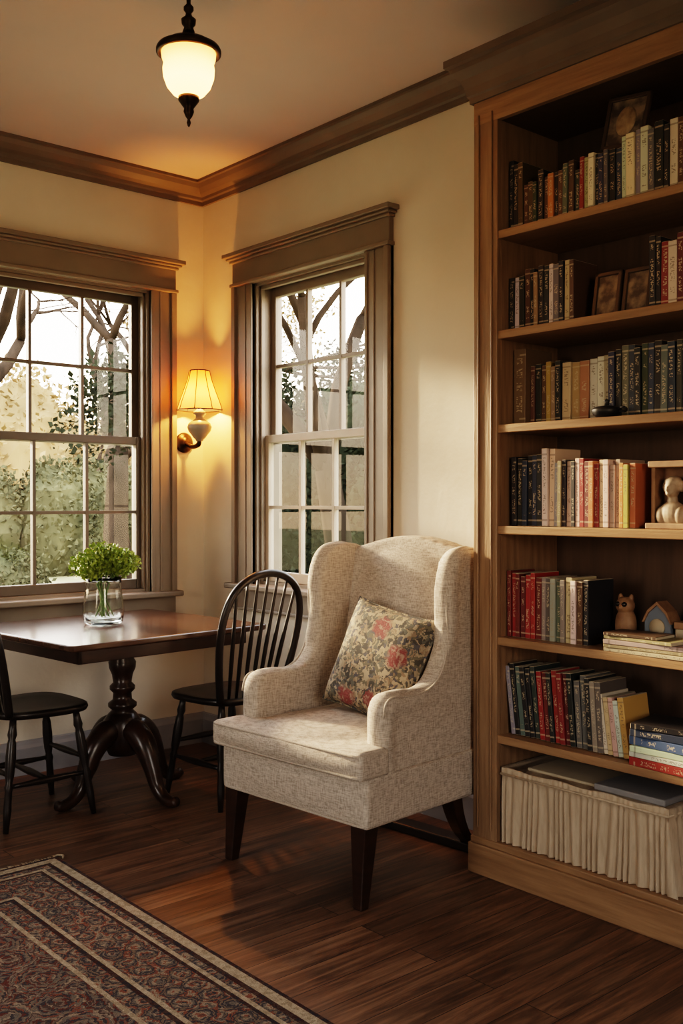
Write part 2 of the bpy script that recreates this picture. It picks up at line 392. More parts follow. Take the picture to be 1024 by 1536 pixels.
def window(name, x0,x1,z0,z1, zm, cols, loc, rz, cw, upm, lowm, glow):
    E=empty(name,loc,rz)
    boxes('jamb',[((x0,0,z0),(x0+.012,.16,z1)),((x1-.012,0,z0),(x1,.16,z1)),((x0,0,z1-.012),(x1,.16,z1)),((x0,.02,z0),(x1,.19,z0+.02))],'trim',E)
    a,b=x0+.012,x1-.012
    def sash(nm,y0,y1,za,zb,st,rb,rt,m,gm):
        gx0,gx1,gz0,gz1=a+st,b-st,za+rb,zb-rt
        L_=[((a,y0,za),(gx0,y1,zb)),((gx1,y0,za),(b,y1,zb)),((gx0,y0,za),(gx1,y1,gz0)),((gx0,y0,gz1),(gx1,y1,zb))]
        boxes(nm,L_,m,E,.004)
        mu=[]
        for i in range(1,cols):
            x=gx0+(gx1-gx0)*i/cols; mu.append(((x-.008,y0+.004,gz0),(x+.008,y1-.004,gz1)))
        zc=(gz0+gz1)/2; mu.append(((gx0,y0+.006,zc-.008),(gx1,y1-.006,zc+.008)))
        boxes(nm+'_muntins',mu,m,E)
        ym=(y0+y1)/2
        mk(nm+'_glass',[(gx0,ym,gz0),(gx1,ym,gz0),(gx1,ym,gz1),(gx0,ym,gz1)],[(0,1,2,3)],gm,E)
    sash('upper_sash',.09,.125,zm-.02,z1-.012,.038,.04,.05,upm,'glass')
    sash('lower_sash',.045,.08,z0+.02,zm+.022,.038,.05,.04,lowm,glow)
    boxes('stops',[((a,.02,z0+.02),(a+.014,.045,z1-.012)),((b-.014,.02,z0+.02),(b,.045,z1-.012)),((a,.02,z1-.03),(b,.045,z1-.012))],'trim',E,.003)
    L_=[]
    for s,e in ((x0,-1),(x1,1)):
        L_+= [((s,-.02,z0-.02),(s+e*cw,0,z1)),((s+e*(cw-.03),-.036,z0-.02),(s+e*cw,0,z1)),((s,-.026,z0-.02),(s+e*.018,0,z1)),((s+e*.05,-.025,z0-.02),(s+e*.062,0,z1))]
    boxes('casing',L_,'trim',E,.003)
    h0,h1=x0-cw,x1+cw
    L_=[((h0-.008,-.042,z1),(h1+.008,0,z1+.018)),((h0,-.028,z1+.018),(h1,0,z1+.125)),
        ((h0-.01,-.04,z1+.120),(h1+.01,0,z1+.134)),((h0-.022,-.054,z1+.134),(h1+.022,0,z1+.146)),((h0-.036,-.07,z1+.146),(h1+.036,0,z1+.168))]
    boxes('head_casing',L_,'trim',E,.004)
    boxes('stool',[((h0-.02,-.07,z0-.022),(h1+.02,.03,z0+.006))],'trim',E,.006)
    boxes('apron',[((h0,-.02,z0-.13),(h1,0,z0-.022)),((h0,-.028,z0-.13),(h1,0,z0-.115))],'trim',E,.003)
    return E
window('window_1',*W1,1.60,4,(0,0,0),R(90),.145,'sashbacklit','sashbacklit','glass')
window('window_2',*W2,1.60,3,(0,0,0),0,.16,'trim','sash','screen')
for nm,(a,b),rz_,loc in (('fill_window_3',(-.45,.45),R(180),(2.2,YB,0)),('fill_window_4',(-.6,.6),R(-90),(XR,-2.9,0))):  # unseen windows added behind the camera, sized for fill light
    E=empty(nm,loc,rz_)
    boxes('casing',[((a-.12,-.02,.72),(a,0,2.5)),((b,-.02,.72),(b+.12,0,2.5)),((a,-.02,2.4),(b,0,2.5)),((a-.14,-.05,.76),(b+.14,.02,.80))],'trim',E,.004)
    boxes('frame',[((a,.06,.8),(a+.05,.1,2.4)),((b-.05,.06,.8),(b,.1,2.4)),((a,.06,.8),(b,.1,.86)),((a,.06,2.34),(b,.1,2.4)),((a,.06,1.58),(b,.1,1.63))],'trim',E)

# ------------------------------------------------------------------ bookcase
BX0,BX1,BY=2.227,3.80,-.346
B=empty('bookcase',(0,0,0))
zs=[.479,.814,1.193,1.537,1.856,2.196]
boxes('carcass_sides',[((BX0,BY+.02,0),(BX0+.022,-.001,2.80)),((BX1-.022,BY+.02,0),(BX1,-.001,2.80)),((BX0+.085,BY+.02,.12),(BX0+.107,-.012,2.6))],'oakv',B)
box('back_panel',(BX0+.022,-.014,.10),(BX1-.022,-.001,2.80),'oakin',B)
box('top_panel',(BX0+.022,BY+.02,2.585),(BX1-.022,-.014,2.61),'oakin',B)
boxes('face_stiles',[((BX0,BY,.12),(BX0+.106,BY+.022,2.70)),((BX1-.106,BY,.12),(BX1,BY+.022,2.70)),((BX0+.02,BY-.006,.16),(BX0+.028,BY,2.62)),((BX0+.08,BY-.006,.16),(BX0+.086,BY,2.62))],'oakv',B,.003)
box('face_header',(BX0,BY-.001,2.585),(BX1,BY+.022,2.70),'oakh',B,.003)
boxes('shelves',[((BX0+.1,BY+.006,z-.014),(BX1-.1,-.014,z+.014)) for z in zs],'oakh',B,.003)
boxes('plinth',[((BX0-.012,BY-.014,0),(BX1,-.001,.105)),((BX0-.006,BY-.008,.105),(BX1,-.001,.128))],'oakh',B,.004)
kp=[(0,2.665),(.010,2.665),(.012,2.685),(.018,2.69),(.022,2.715),(.035,2.745),(.052,2.762),(.058,2.77),(.060,2.785),(.075,2.79),(.075,2.815),(0,2.815)]
sweep('cornice',[[(BX0-o,-.001,z) for o,z in kp],[(BX0-o,BY-o,z) for o,z in kp],[(BX1,BY-o,z) for o,z in kp]],'crown',B)

PAL=dict(k=(.018,.018,.02),n=(.03,.042,.075),b=(.10,.052,.030),t=(.32,.23,.13),w=(.64,.59,.49),c=(.48,.39,.265),r=(.27,.028,.026),m=(.13,.022,.02),
         o=(.44,.18,.055),y=(.46,.32,.09),g=(.045,.058,.042),s=(.12,.122,.125),G=(.29,.27,.24),u=(.05,.09,.16),h=(.20,.11,.055))
rnd=random.Random(5)
def books(name, items):
    V=[];F=[];C=[];UV=[]
    for i,(Mx,w,h,d,col) in enumerate(items):
        k=len(V); V+=[Mx@Vector(v) for v in bverts((0,0,0),(w,d,h))]
        page=(.50,.44,.33)
        cv=tuple(min(1,c*rnd.uniform(.8,1.2)) for c in col)
        for fi,f in enumerate(BF):
            F.append(tuple(j+k for j in f)); cc = page if fi in (0,1,4) else cv
            for j,vi in enumerate(f):
                C.append((*cc,1))
                lx,ly,lz=bverts((0,0,0),(1,1,1))[vi]
                UV.append((i+.02+.96*lx, lz) if fi==2 else (i+.01,.001))
    me=bpy.data.meshes.new(name); me.from_pydata([tuple(v) for v in V],[],F); me.update()
    ca=me.color_attributes.new('Col','FLOAT_COLOR','CORNER')
    for j,c in enumerate(C): ca.data[j].color=c
    ul=me.uv_layers.new(name='UVMap')
    for j,u in enumerate(UV): ul.data[j].uv=u
    o=bpy.data.objects.new(name,me); COL.objects.link(o); me.materials.append(M['books']); bev(o,.0015,1)
    return o
def row(x0, z, seq, h0, hv=.02, w0=.024, wv=.007, yf=-.295, lean=0):
    items=[]; x=x0
    for ch in seq:
        w=w0+rnd.uniform(-wv,wv); h=h0+rnd.uniform(-hv,hv); d=rnd.uniform(.13,.16)
        a=R(lean+rnd.uniform(-.6,.6))
        Mx=Matrix.Translation((x,yf+rnd.uniform(-.006,.006),z+(w*math.sin(abs(a)))+.0005))@Matrix.Rotation(a,4,'Y')
        items.append((Mx,w,h,d,PAL[ch])); x+=w/math.cos(a)+.0012
    return items,x
def S(i): return zs[i]+.014
it=[]; a,x=row(2.338,S(5),'kkb',.235,.012,.018,.003); it+=a; a,x=row(x,S(5),'bbgkbokbsbg',.165,.02,.019,.004); it+=a; a,x=row(x,S(5),'rcwknskn',.175,.010,.018,.004); it+=a; a,x=row(x,S(5),'wwGwskkwb',.205,.012,.022); it+=a; a,x=row(x,S(5),'kbnwmkkgtkb',.19,.02); it+=a
books('books',it)
it=[]; a,x=row(2.338,S(4),'kwkbktkkwskcb',.195,.015,.020,.004); it+=a; a,x=row(2.880,S(4),'kkrwmrknbk',.205,.02,.024); it+=a; a,x=row(3.14,S(4),'ntwkbrgkcw',.2,.02); it+=a
books('books',it)
it=[]; a,x=row(2.34,S(3),'h',.26,.001,.05,.001,-.27); it+=a; a,x=row(x,S(3),'bkbytk',.20,.01,.020,.004,-.24); it+=a; a,x=row(x,S(3),'ctt',.2,.004,.034,.003,-.23); it+=a; a,x=row(x,S(3),'wwc',.205,.004,.030,.002,-.23); it+=a; a,x=row(x,S(3),'nksnkgnksngkbnkscwk',.22,.012,.021,.004,-.25); it+=a
books('books',it)
it=[]; a,x=row(2.355,S(2),'kknknk',.23,.01,.018,.004); it+=a; a,x=row(x,S(2),'ww',.26,.004,.022); it+=a; a,x=row(x,S(2),'Gtkckwrm',.22,.01,.017,.003); it+=a; a,x=row(x,S(2),'orcwccoyo',.205,.01,.0165,.003); it+=a; a,x=row(3.06,S(2),'kbnwmkkgtkb',.22,.02); it+=a
books('books',it)
it=[]; a,x=row(2.34,S(1),'mrmmrrm',.215,.01,.019,.004); it+=a; a,x=row(x,S(1),'GsGsG',.205,.006,.02,.004); it+=a; a,x=row(x,S(1),'cwbk',.2,.02,.020,.004); it+=a; a,x=row(3.10,S(1),'kbnwmkkgtkb',.2,.02); it+=a
books('books',it)
it=[]; a,x=row(2.36,S(0),'Gkskkg',.235,.008,.019,.003,-.295,-7); it+=a; a,x=row(x,S(0),'rmkrrmk',.23,.01,.019,.003,-.295,-5); it+=a; a,x=row(x,S(0),'sskGs',.225,.012,.02,.003,-.295,-4); it+=a; a,x=row(x,S(0),'wccwy',.18,.012,.018,.003,-.295,-8); it+=a
books('books',it)
def flat(name, x0, y0, z, lst):
    items=[]
    for (w,d,t,ch,rz) in lst:
        Mx=Matrix.Translation((x0+w/2,y0+d/2,z))@Matrix.Rotation(R(rz),4,'Z')@Matrix.Translation((-w/2,-d/2,0))@Matrix(((0,0,1,0),(0,1,0,0),(-1,0,0,t),(0,0,0,1)))
        items.append((Mx,t,w,d,PAL[ch])); z+=t+.001
    return books(name,items)
flat('book_stack',2.85,-.345,S(0),[(.25,.2,.026,'r',-3),(.25,.2,.016,'w',-2),(.24,.19,.018,'w',2),(.25,.2,.028,'u',-3),(.22,.18,.022,'n',4),(.20,.17,.018,'k',8)])
flat('paper_stack',2.755,-.342,S(1),[(.30,.12,.012,'c',-1),(.28,.12,.010,'t',1),(.27,.12,.014,'c',2),(.24,.12,.010,'t',-3),(.18,.11,.010,'b',2)])

def place_pic(name, x, y, z, w, h, tilt, roll=0, inner='paper'):
    E=empty(name,(x,y,z)); E.rotation_euler=(R(tilt),R(roll),0)
    b=.014
    boxes('frame',[((-w/2,0,0),(w/2,.014,b)),((-w/2,0,h-b),(w/2,.014,h)),((-w/2,0,0),(-w/2+b,.014,h)),((w/2-b,0,0),(w/2,.014,h))],'frame',E,.003)
    box('print',(-w/2+b,.006,b),(w/2-b,.012,h-b),inner,E)
    return E
M['frame']=mat('frame_brown',(.07,.045,.03),.35)
M['oldphoto']=mat('dark_print',(.26,.21,.15),.4,(.06,.048,.04),22,lo=.4,hi=.6)
E=place_pic('picture_frame',2.742,-.235,S(5)+.197,.155,.17,-8,6,'oldphoto')
M['relief']=mat('relief_bronze',(.42,.32,.20),.4,(.18,.12,.07),40)
A=Acc(); A.add(ball_data((0,.004,.085),(.036,.008,.048))); A.make('oval_relief','relief',E,True)
place_pic('picture_frame',2.705,-.27,S(4),.10,.155,-10,0,'oldphoto')
place_pic('picture_frame',2.815,-.27,S(4),.10,.15,-10,0,'oldphoto')
E=empty('cast_iron_pot',(2.735,-.296,S(3)))
lathe('pot_body',[(.0,.0),(.030,0),(.042,.01),(.047,.022),(.044,.03),(.03,.036),(.0,.04)],'iron',E)
lathe('lid_knob',[(.0,.036),(.008,.038),(.006,.048),(.011,.054),(.0,.06)],'iron',E,segs=16)
tube('side_handle',cat([(.043,0,.024),(.062,-.006,.03),(.070,0,.024),(.062,.006,.018),(.043,0,.02)],5),.004,'iron',E)
M['clay']=mat('carved_wood',(.33,.20,.11),.55,(.20,.11,.06),30); M['bone']=mat('bust_plaster',(.42,.33,.24),.6,(.25,.18,.12),40)
E=empty('bust_figurine',(2.94,-.25,S(2)))
boxes('niche',[((-.065,.03,0),(.065,.045,.20)),((-.065,-.02,0),(-.052,.03,.19)),((.052,-.02,0),(.065,.03,.19)),((-.07,-.03,.185),(.07,.045,.205)),((-.07,-.045,0),(.07,.045,.018))],'clay',E,.003)
A=Acc(); A.add(ball_data((0,-.005,.045),(.045,.028,.04))); A.add(ball_data((0,-.005,.085),(.016,.015,.03))); A.add(ball_data((0,-.008,.122),(.022,.025,.030))); A.add(ball_data((0,-.034,.120),(.005,.007,.009))); A.add(ball_data((0,-.028,.106),(.010,.008,.006))); A.add(ball_data((0,0,.140),(.028,.027,.02))); A.add(ball_data((-.026,0,.128),(.009,.012,.018))); A.add(ball_data((.026,0,.128),(.009,.012,.018))); A.add(ball_data((-.03,-.01,.04),(.02,.022,.03))); A.add(ball_data((.03,-.01,.04),(.02,.022,.03)))
o=A.make('bust',"bone",E,True); soft(o,.0022,2)
E=empty('owl_figurine',(2.727,-.175,S(1)))
A=Acc(); A.add(ball_data((0,0,.065),(.036,.032,.06))); A.add(ball_data((0,-.004,.128),(.032,.028,.028))); A.add(ball_data((-.02,0,.152),(.008,.008,.014))); A.add(ball_data((.02,0,.152),(.008,.008,.014))); A.add(ball_data((0,-.032,.122),(.005,.008,.008))); A.add(ball_data((0,0,.01),(.03,.03,.012)))
o=A.make('owl_body','clay',E,True); soft(o,.003,2)
A=Acc(); A.add(ball_data((-.012,-.028,.133),.008)); A.add(ball_data((.012,-.028,.133),.008)); A.make('owl_eyes','black',E,True)
E=empty('mantel_clock',(2.85,-.17,S(1)))
M['bluegrey']=mat('clock_paint',(.16,.20,.26),.5)
mk('clock_case',*prism_data([(-.045,0),(.045,0),(.045,.085),(.03,.115),(0,.14),(-.03,.115),(-.045,.085)],'y',-.02,.03),'bluegrey',E)
mk('clock_roof',*prism_data([(-.052,.083),(-.034,.120),(0,.150),(.034,.120),(.052,.083),(.046,.083),(.03,.113),(0,.139),(-.03,.113),(-.046,.083)],'y',-.026,.034),'clay',E)
o=lathe('clock_face',[(0,0),(.026,0),(.026,.005),(0,.006)],'paper',E); o.rotation_euler=(R(90),0,0); o.location=(0,-.02,.07)
E=empty('trinket_box',(2.955,-.16,S(1)))
box('box_base',(-.045,-.03,0),(.045,.03,.07),'paper',E,.003); box('box_lid',(-.048,-.033,.07),(.048,.033,.092),'clay',E,.003)

def pleated():
    V=[];F=[]; x0,x1,y0,y1=2.346,2.975,BY+.006,-.04; z0,z1=.130,.385
    pts=[]
    def seg(a,b,n):
        for i in range(n): 
            t=i/n; pts.append((a[0]+(b[0]-a[0])*t,a[1]+(b[1]-a[1])*t))
    seg((x0,y0),(x1,y0),300); seg((x1,y0),(x1,y1),140); seg((x1,y1),(x0,y1),20); seg((x0,y1),(x0,y0),20)
    n=len(pts); cx,cy=(x0+x1)/2,(y0+y1)/2
    rows=[0,.1,.25,.45,.65,.82,.88,.90,.93,.97,1.0]
    for r in rows:
        for i,(x,y) in enumerate(pts):
            amp=.0062*(1 if r<.86 else .35)*(1.25-.6*r)
            d=amp*math.sin(i*.50+2.2*math.sin(i*.11)+.9*math.sin(r*3+i*.04))
            band=.003 if r>=.90 else -.002
            if abs(y-y0)<1e-6: q=(x,y-d-band+.008)
            elif abs(x-x1)<1e-6: q=(x+d+band+.03*(1-r),y)
            else: q=(x,y)
            V.append((q[0],q[1],z0+(z1-z0)*r+.003*math.sin(i*.07)*r))
    for j in range(len(rows)-1):
        for i in range(n):
            k=(i+1)%n; F.append((j*n+i,j*n+k,(j+1)*n+k,(j+1)*n+i))
    k0=(len(rows)-1)*n
    for i,(x,y) in enumerate(pts):
        V.append((cx+(x-cx)*.97,cy+(y-cy)*.93,z1-.004))
    for i in range(n):
        k=(i+1)%n; F.append((k0+i,k0+k,k0+n+k,k0+n+i))
    F.append(tuple(range(k0+n,k0+2*n)))
    E=empty('fabric_storage_bin')
    mk('pleated_skirt',V,F,'fabricbin',E,True)
    tube('rim_piping',[(x0,y0-.000,z1-.02),(x1+.004,y0-.000,z1-.02),(x1+.004,y1,z1-.02)],.004,'fabricbin',E,8)
    M['tray']=mat('grey_tray',(.25,.25,.26),.4)
    boxes('folded_papers',[((2.42,-.29,z1-.004),(2.75,-.10,z1+.006))],'paper',E,.004)
    boxes('flat_tray',[((2.70,-.31,z1-.004),(2.95,-.08,z1+.016))],'tray',E,.004)
pleated()

# ------------------------------------------------------------------ armchair
AC=empty('armchair',(1.902,-.90,0),R(4.6)); AC.scale=(1.035,1,1)
A=Acc(); A.box((-.345,-.005,.255),(.345,.60,.42)); A.add(ball_data((0,.0,.34),(.32,.02,.07)))
o=A.make('seat_frame','linen',AC); soft(o,.011,6)
poly=[(-.355,-.045),(.355,-.045),(.355,.095),(.262,.105),(.255,.56),(-.255,.56),(-.262,.105),(-.355,.095)]
A=Acc(); A.add(prism_data(poly,'z',.418,.508)); A.add(ball_data((0,.24,.49),(.27,.30,.045),32,12)); A.add(ball_data((0,-.045,.463),(.34,.018,.035)))
o=A.make('seat_cushion','linen',AC); soft(o,.010,7)
def rpoly(p, r):
    out=[]; n=len(p)
    for i in range(n):
        a,b,c=Vector(p[i-1]),Vector(p[i]),Vector(p[(i+1)%n])
        u=(a-b).normalized()*r; v=(c-b).normalized()*r
        for t in (0,.33,.66,1):
            q=(b+u)*(1-t)**2+2*t*(1-t)*b+(b+v)*t*t; out.append(q)
    return out
pp=rpoly([(x*.985,y) for x,y in poly],.03)
for nm,z in (('cushion_welt_upper',.497),('cushion_welt_lower',.430)):
    tube(nm,[(p[0],p[1]-.003,z) for p in pp],.0048,'piping',AC,8,True)
tube('frame_welt',[(p[0],p[1],.268) for p in rpoly([(-.338,-.008),(.338,-.008),(.338,.58),(-.338,.58)],.03)],.0045,'piping',AC,8,True)
prof=[(.085,.27),(.080,.60),(.095,.645),(.13,.662),(.22,.655),(.30,.662),(.355,.69),(.395,.745),(.415,.83),(.412,.92),(.415,1.0),(.44,1.07),(.49,1.115),(.55,1.128),(.62,1.12),(.665,1.09),(.66,.95),(.63,.70),(.605,.50),(.585,.27)]
pc=[(v.y,v.z) for v in cat([(0,p[0],p[1]) for p in prof[1:17]],4)]
prof2=[prof[0]]+pc+prof[17:]
for s,nm in ((-1,'left_side'),(1,'right_side')):
    A=Acc()
    V,F=prism_data(prof2,'x',s*.262,s*.332)
    V2=[]
    for v in V:
        x,y,z=v; k=max(0,(z-.66))/.5
        x+= -s*.012*k + (s*.02*max(0,(.60-y)/.25)*min(1,k*2) if z>.7 else 0)
        V2.append((x,y,z))
    A.add((V2,F))
    A.add(tube_data(cat([(s*.302,.115,.30),(s*.302,.112,.50),(s*.302,.118,.615),(s*.302,.17,.632),(s*.302,.28,.628),(s*.302,.37,.65)],6),[.040,.042,.043,.043,.042,.03],12))
    A.add(tube_data(cat([(s*.31,.41,.74),(s*.314,.442,.85),(s*.312,.442,1.0),(s*.308,.48,1.085),(s*.30,.56,1.10),(s*.295,.63,1.085)],6),[.028,.035,.036,.036,.034,.028],12))
    o=A.make(nm,'linen',AC); soft(o,.011,6)
    w=[(s*.335,p[0]-.004,p[1]) for p in prof2[1:-6]]
    w=[(x-s*.010*max(0,z-.66)/.5,y+.006,z-.004) for x,y,z in w if z>.29]
    tube('welt_'+nm,w,.0042,'piping',AC,8)
op=[]
for i in range(25):
    x=-.285+.57*i/24; z=1.105+.055*math.cos(x/.285*math.pi/2)**1.2 if abs(x)<.284 else 1.10
    op.append((x,z))
poly=[(-.285,.40)]+op+[(.285,.40)]
V,F=prism_data(poly,'y',0,.10)
A=Acc(); A.add(([(x,y+.50+(z-.40)*.135,z) for x,y,z in V],F))
A.add([*( [ [ (x,y+(z-.40)*.135,z) for x,y,z in ball_data((0,.505,.80),(.26,.045,.33),28,16)[0] ], ball_data((0,0,0),1,28,16)[1]] )])
o=A.make('backrest','linen',AC); soft(o,.011,7)
def taper(name,c0,s0,c1,s1,m,parent):
    V=[(c0[0]+i*s0,c0[1]+j*s0,c0[2]) for i,j in((-1,-1),(1,-1),(1,1),(-1,1))]+[(c1[0]+i*s1,c1[1]+j*s1,c1[2]) for i,j in((-1,-1),(1,-1),(1,1),(-1,1))]
    o=mk(name,V,BF,m,parent); bev(o,.004); return o
taper('leg_1',(-.315,.015,0),.018,(-.305,.035,.262),.032,'dark',AC)
taper('leg_2',(.305,.012,0),.018,(.300,.035,.262),.032,'dark',AC)
for i,s in ((3,-1),(4,1)):
    P=cat([(s*.24,.55,.27),(s*.235,.575,.18),(s*.225,.63,.09),(s*.215,.70,.022)],5)
    V=[];F=[]
    for j,p in enumerate(P):
        w=.030-.010*j/(len(P)-1)
        V+=[(p.x+a*w,p.y+b*w,p.z) for a,b in((-1,-1),(1,-1),(1,1),(-1,1))]
    for j in range(len(P)-1):
        for k in range(4): l=(k+1)%4; F.append((j*4+k,j*4+l,j*4+4+l,j*4+4+k))
    F+=[(0,1,2,3),tuple(range(len(V)-4,len(V)))]
    o=mk('leg_%d'%i,V,F,'dark',AC); bev(o,.004)
box('rear_runner',(-.27,.655,0),(.27,.735,.034),'black',AC,.006)
def pillow():
    E=empty('throw_pillow',(1.940,-.520,.715),0)
    E.rotation_euler=(R(-20),R(9),R(3)); E.rotation_mode='XYZ'
    n=30; V=[];F=[]; S_=.20
    for side in (-1,1):
        for j in range(n+1):
            for i in range(n+1):
                u=-1+2*i/n; v=-1+2*j/n
                t=((1-u**4)*(1-v**4))**.55
                pin=1-.07*(1-abs(u)**2)*abs(v)**3; pin2=1-.07*(1-abs(v)**2)*abs(u)**3
                V.append((u*S_*pin2, side*(.062*t+.002), v*S_*pin))
    m_=(n+1)**2
    for s_ in (0,1):
        for j in range(n):
            for i in range(n):
                a=s_*m_+j*(n+1)+i; f=(a,a+1,a+n+2,a+n+1); F.append(f if s_ else f[::-1])
    def e(i,j): return j*(n+1)+i
    rim=[e(i,0) for i in range(n)]+[e(n,j) for j in range(n)]+[e(i,n) for i in range(n,0,-1)]+[e(0,j) for j in range(n,0,-1)]
    for k in range(len(rim)):
        a,b=rim[k],rim[(k+1)%len(rim)]; F.append((a,b,b+m_,a+m_))
    mk('pillow_cover',V,F,'floral',E,True)
    tube('pillow_welt',[((V[k][0]+V[k+m_][0])/2,0,V[k][2]) for k in rim],.0045,'floral',E,8,True)
pillow()

# ------------------------------------------------------------------ table
TB=empty('pedestal_table',(.60,-.845,0),R(5))
def rrect(a,b,c,d,r,n=5):
    out=[]
    for cx,cy,s in ((c-r,b+r,-90),(c-r,d-r,0),(a+r,d-r,90),(a+r,b+r,180)):
        for i in range(n+1): t=R(s+90*i/n); out.append((cx+r*math.cos(t),cy+r*math.sin(t)))
    return out
HX,HY=.45,.49
o=mk('top',*prism_data(rrect(-HX,-HY,HX,HY,.03),'z',.724,.75),'tabletop',TB); bev(o,.008,3)
boxes('apron',[((-HX+.07,-HY+.07,.665),(HX-.07,-HY+.09,.724)),((-HX+.07,HY-.09,.665),(HX-.07,HY-.07,.724)),((-HX+.07,-HY+.07,.665),(-HX+.09,HY-.07,.724)),((HX-.09,-HY+.07,.665),(HX-.07,HY-.07,.724))],'dark',TB,.003)
PX,PY=0.0,.03
lathe('column',[(0,.18),(.06,.18),(.075,.22),(.085,.27),(.082,.33),(.06,.36),(.045,.375),(.062,.39),(.062,.405),(.042,.42),(.04,.45),(.055,.465),(.055,.48),(.04,.495),(.045,.53),(.058,.56),(.06,.585),(.045,.61),(.05,.62),(.07,.635),(.075,.655),(.10,.67),(.10,.722),(0,.722)],'dark',TB,(PX,PY,0),40)
for i,ang in enumerate((-84,6,96,186)):
    A=Acc(); c,s=math.cos(R(ang)),math.sin(R(ang))
    P=cat([(PX+c*r,PY+s*r,z) for r,z in ((.03,.28),(.09,.285),(.15,.235),(.195,.15),(.225,.075),(.265,.035),(.315,.022),(.345,.03))],6)
    A.add(tube_data(P,[.05,.055,.05,.038,.030,.026,.024,.02],14))
    A.make('foot_%d'%(i+1),'dark',TB,True)

# ------------------------------------------------------------------ windsor chairs
def windsor(loc, rz):
    E=empty('windsor_chair',loc,R(rz))
    pl=[]
    for i in range(40):
        a=2*math.pi*i/40; ex=.62
        x=.205*math.copysign(abs(math.cos(a))**ex,math.cos(a)); y=.205*math.copysign(abs(math.sin(a))**ex,math.sin(a))
        x*=1.0-.10*(y/.205)
        pl.append((x,y))
    V,F=[],[]
    rings=[(.86,.425),(.97,.432),(1.0,.445),(.985,.456),(.94,.459),(.7,.452),(.35,.447)]
    for k,z in rings:
        for x,y in pl: V.append((x*k,y*k,z))
    n=40
    for j in range(len(rings)-1):
        for i in range(n): F.append((j*n+i,j*n+(i+1)%n,(j+1)*n+(i+1)%n,(j+1)*n+i))
    F.append(tuple(range(n))[::-1]); F.append(tuple(range((len(rings)-1)*n,len(rings)*n)))
    mk('seat',V,F,'black',E,True)
    legs={}
    for k,(sx,sy) in enumerate(((-1,-1),(1,-1),(-1,1),(1,1))):
        a=Vector((sx*.135,sy*.135,.43)); b=Vector((sx*.185,sy*.19,0)); legs[(sx,sy)]=(a,b)
        ts=[0,.08,.14,.18,.22,.35,.5,.56,.6,.64,.8,1]; rs=[.013,.015,.019,.014,.018,.021,.018,.013,.018,.014,.016,.011]
        tube('leg_%d'%(k+1),[a.lerp(b,t) for t in ts],rs,'black',E,14)
    A=Acc()
    for sx in (-1,1):
        p=legs[(sx,-1)][0].lerp(legs[(sx,-1)][1],.6); q=legs[(sx,1)][0].lerp(legs[(sx,1)][1],.6)
        A.add(tube_data([p.lerp(q,t/6) for t in range(7)],[.008,.010,.013,.015,.013,.010,.008],10))
    p=Vector((-.165,0,.172)); q=Vector((.165,0,.172)); A.add(tube_data([p.lerp(q,t/6) for t in range(7)],[.008,.010,.013,.015,.013,.010,.008],10))
    for sy,t_ in ((-1,.45),(1,.5)):
        p=legs[(-1,sy)][0].lerp(legs[(-1,sy)][1],t_); q=legs[(1,sy)][0].lerp(legs[(1,sy)][1],t_); A.add(tube_data([p.lerp(q,t/6) for t in range(7)],[.008,.010,.013,.014,.013,.010,.008],10))
    A.make('stretchers','black',E,True)
    hz=[(-.165,.45),(-.195,.58),(-.212,.72),(-.205,.83),(-.165,.92),(-.09,.972),(0,.988),(.09,.972),(.165,.92),(.205,.83),(.212,.72),(.195,.58),(.165,.45)]
    yy=lambda z:.165+(z-.45)*.22+.0
    H=cat([(x,yy(z),z) for x,z in hz],6)
    V,F=tube_data(H,.0165,12,flat=1.0)
    mk('hoop',V,F,'black',E,True)
    A=Acc()
    for i in range(-3,4):
        xb=i*.038; xt=i*.054
        zt=.98
        for h in H:
            if h.z>.75 and abs(h.x-xt)<.012: zt=h.z; break
        a=Vector((xb,.165-.02*abs(i)/3*.5,.45)); b=Vector((xt,yy(zt),zt))
        A.add(tube_data([a.lerp(b,t/8) for t in range(9)],[.006,.0075,.009,.0095,.009,.008,.007,.006,.0055],8))
    A.make('spindles','black',E,True)
    return E
windsor((.895,-.465,0),-90+4)
windsor((.585,-1.235,0),180+2)

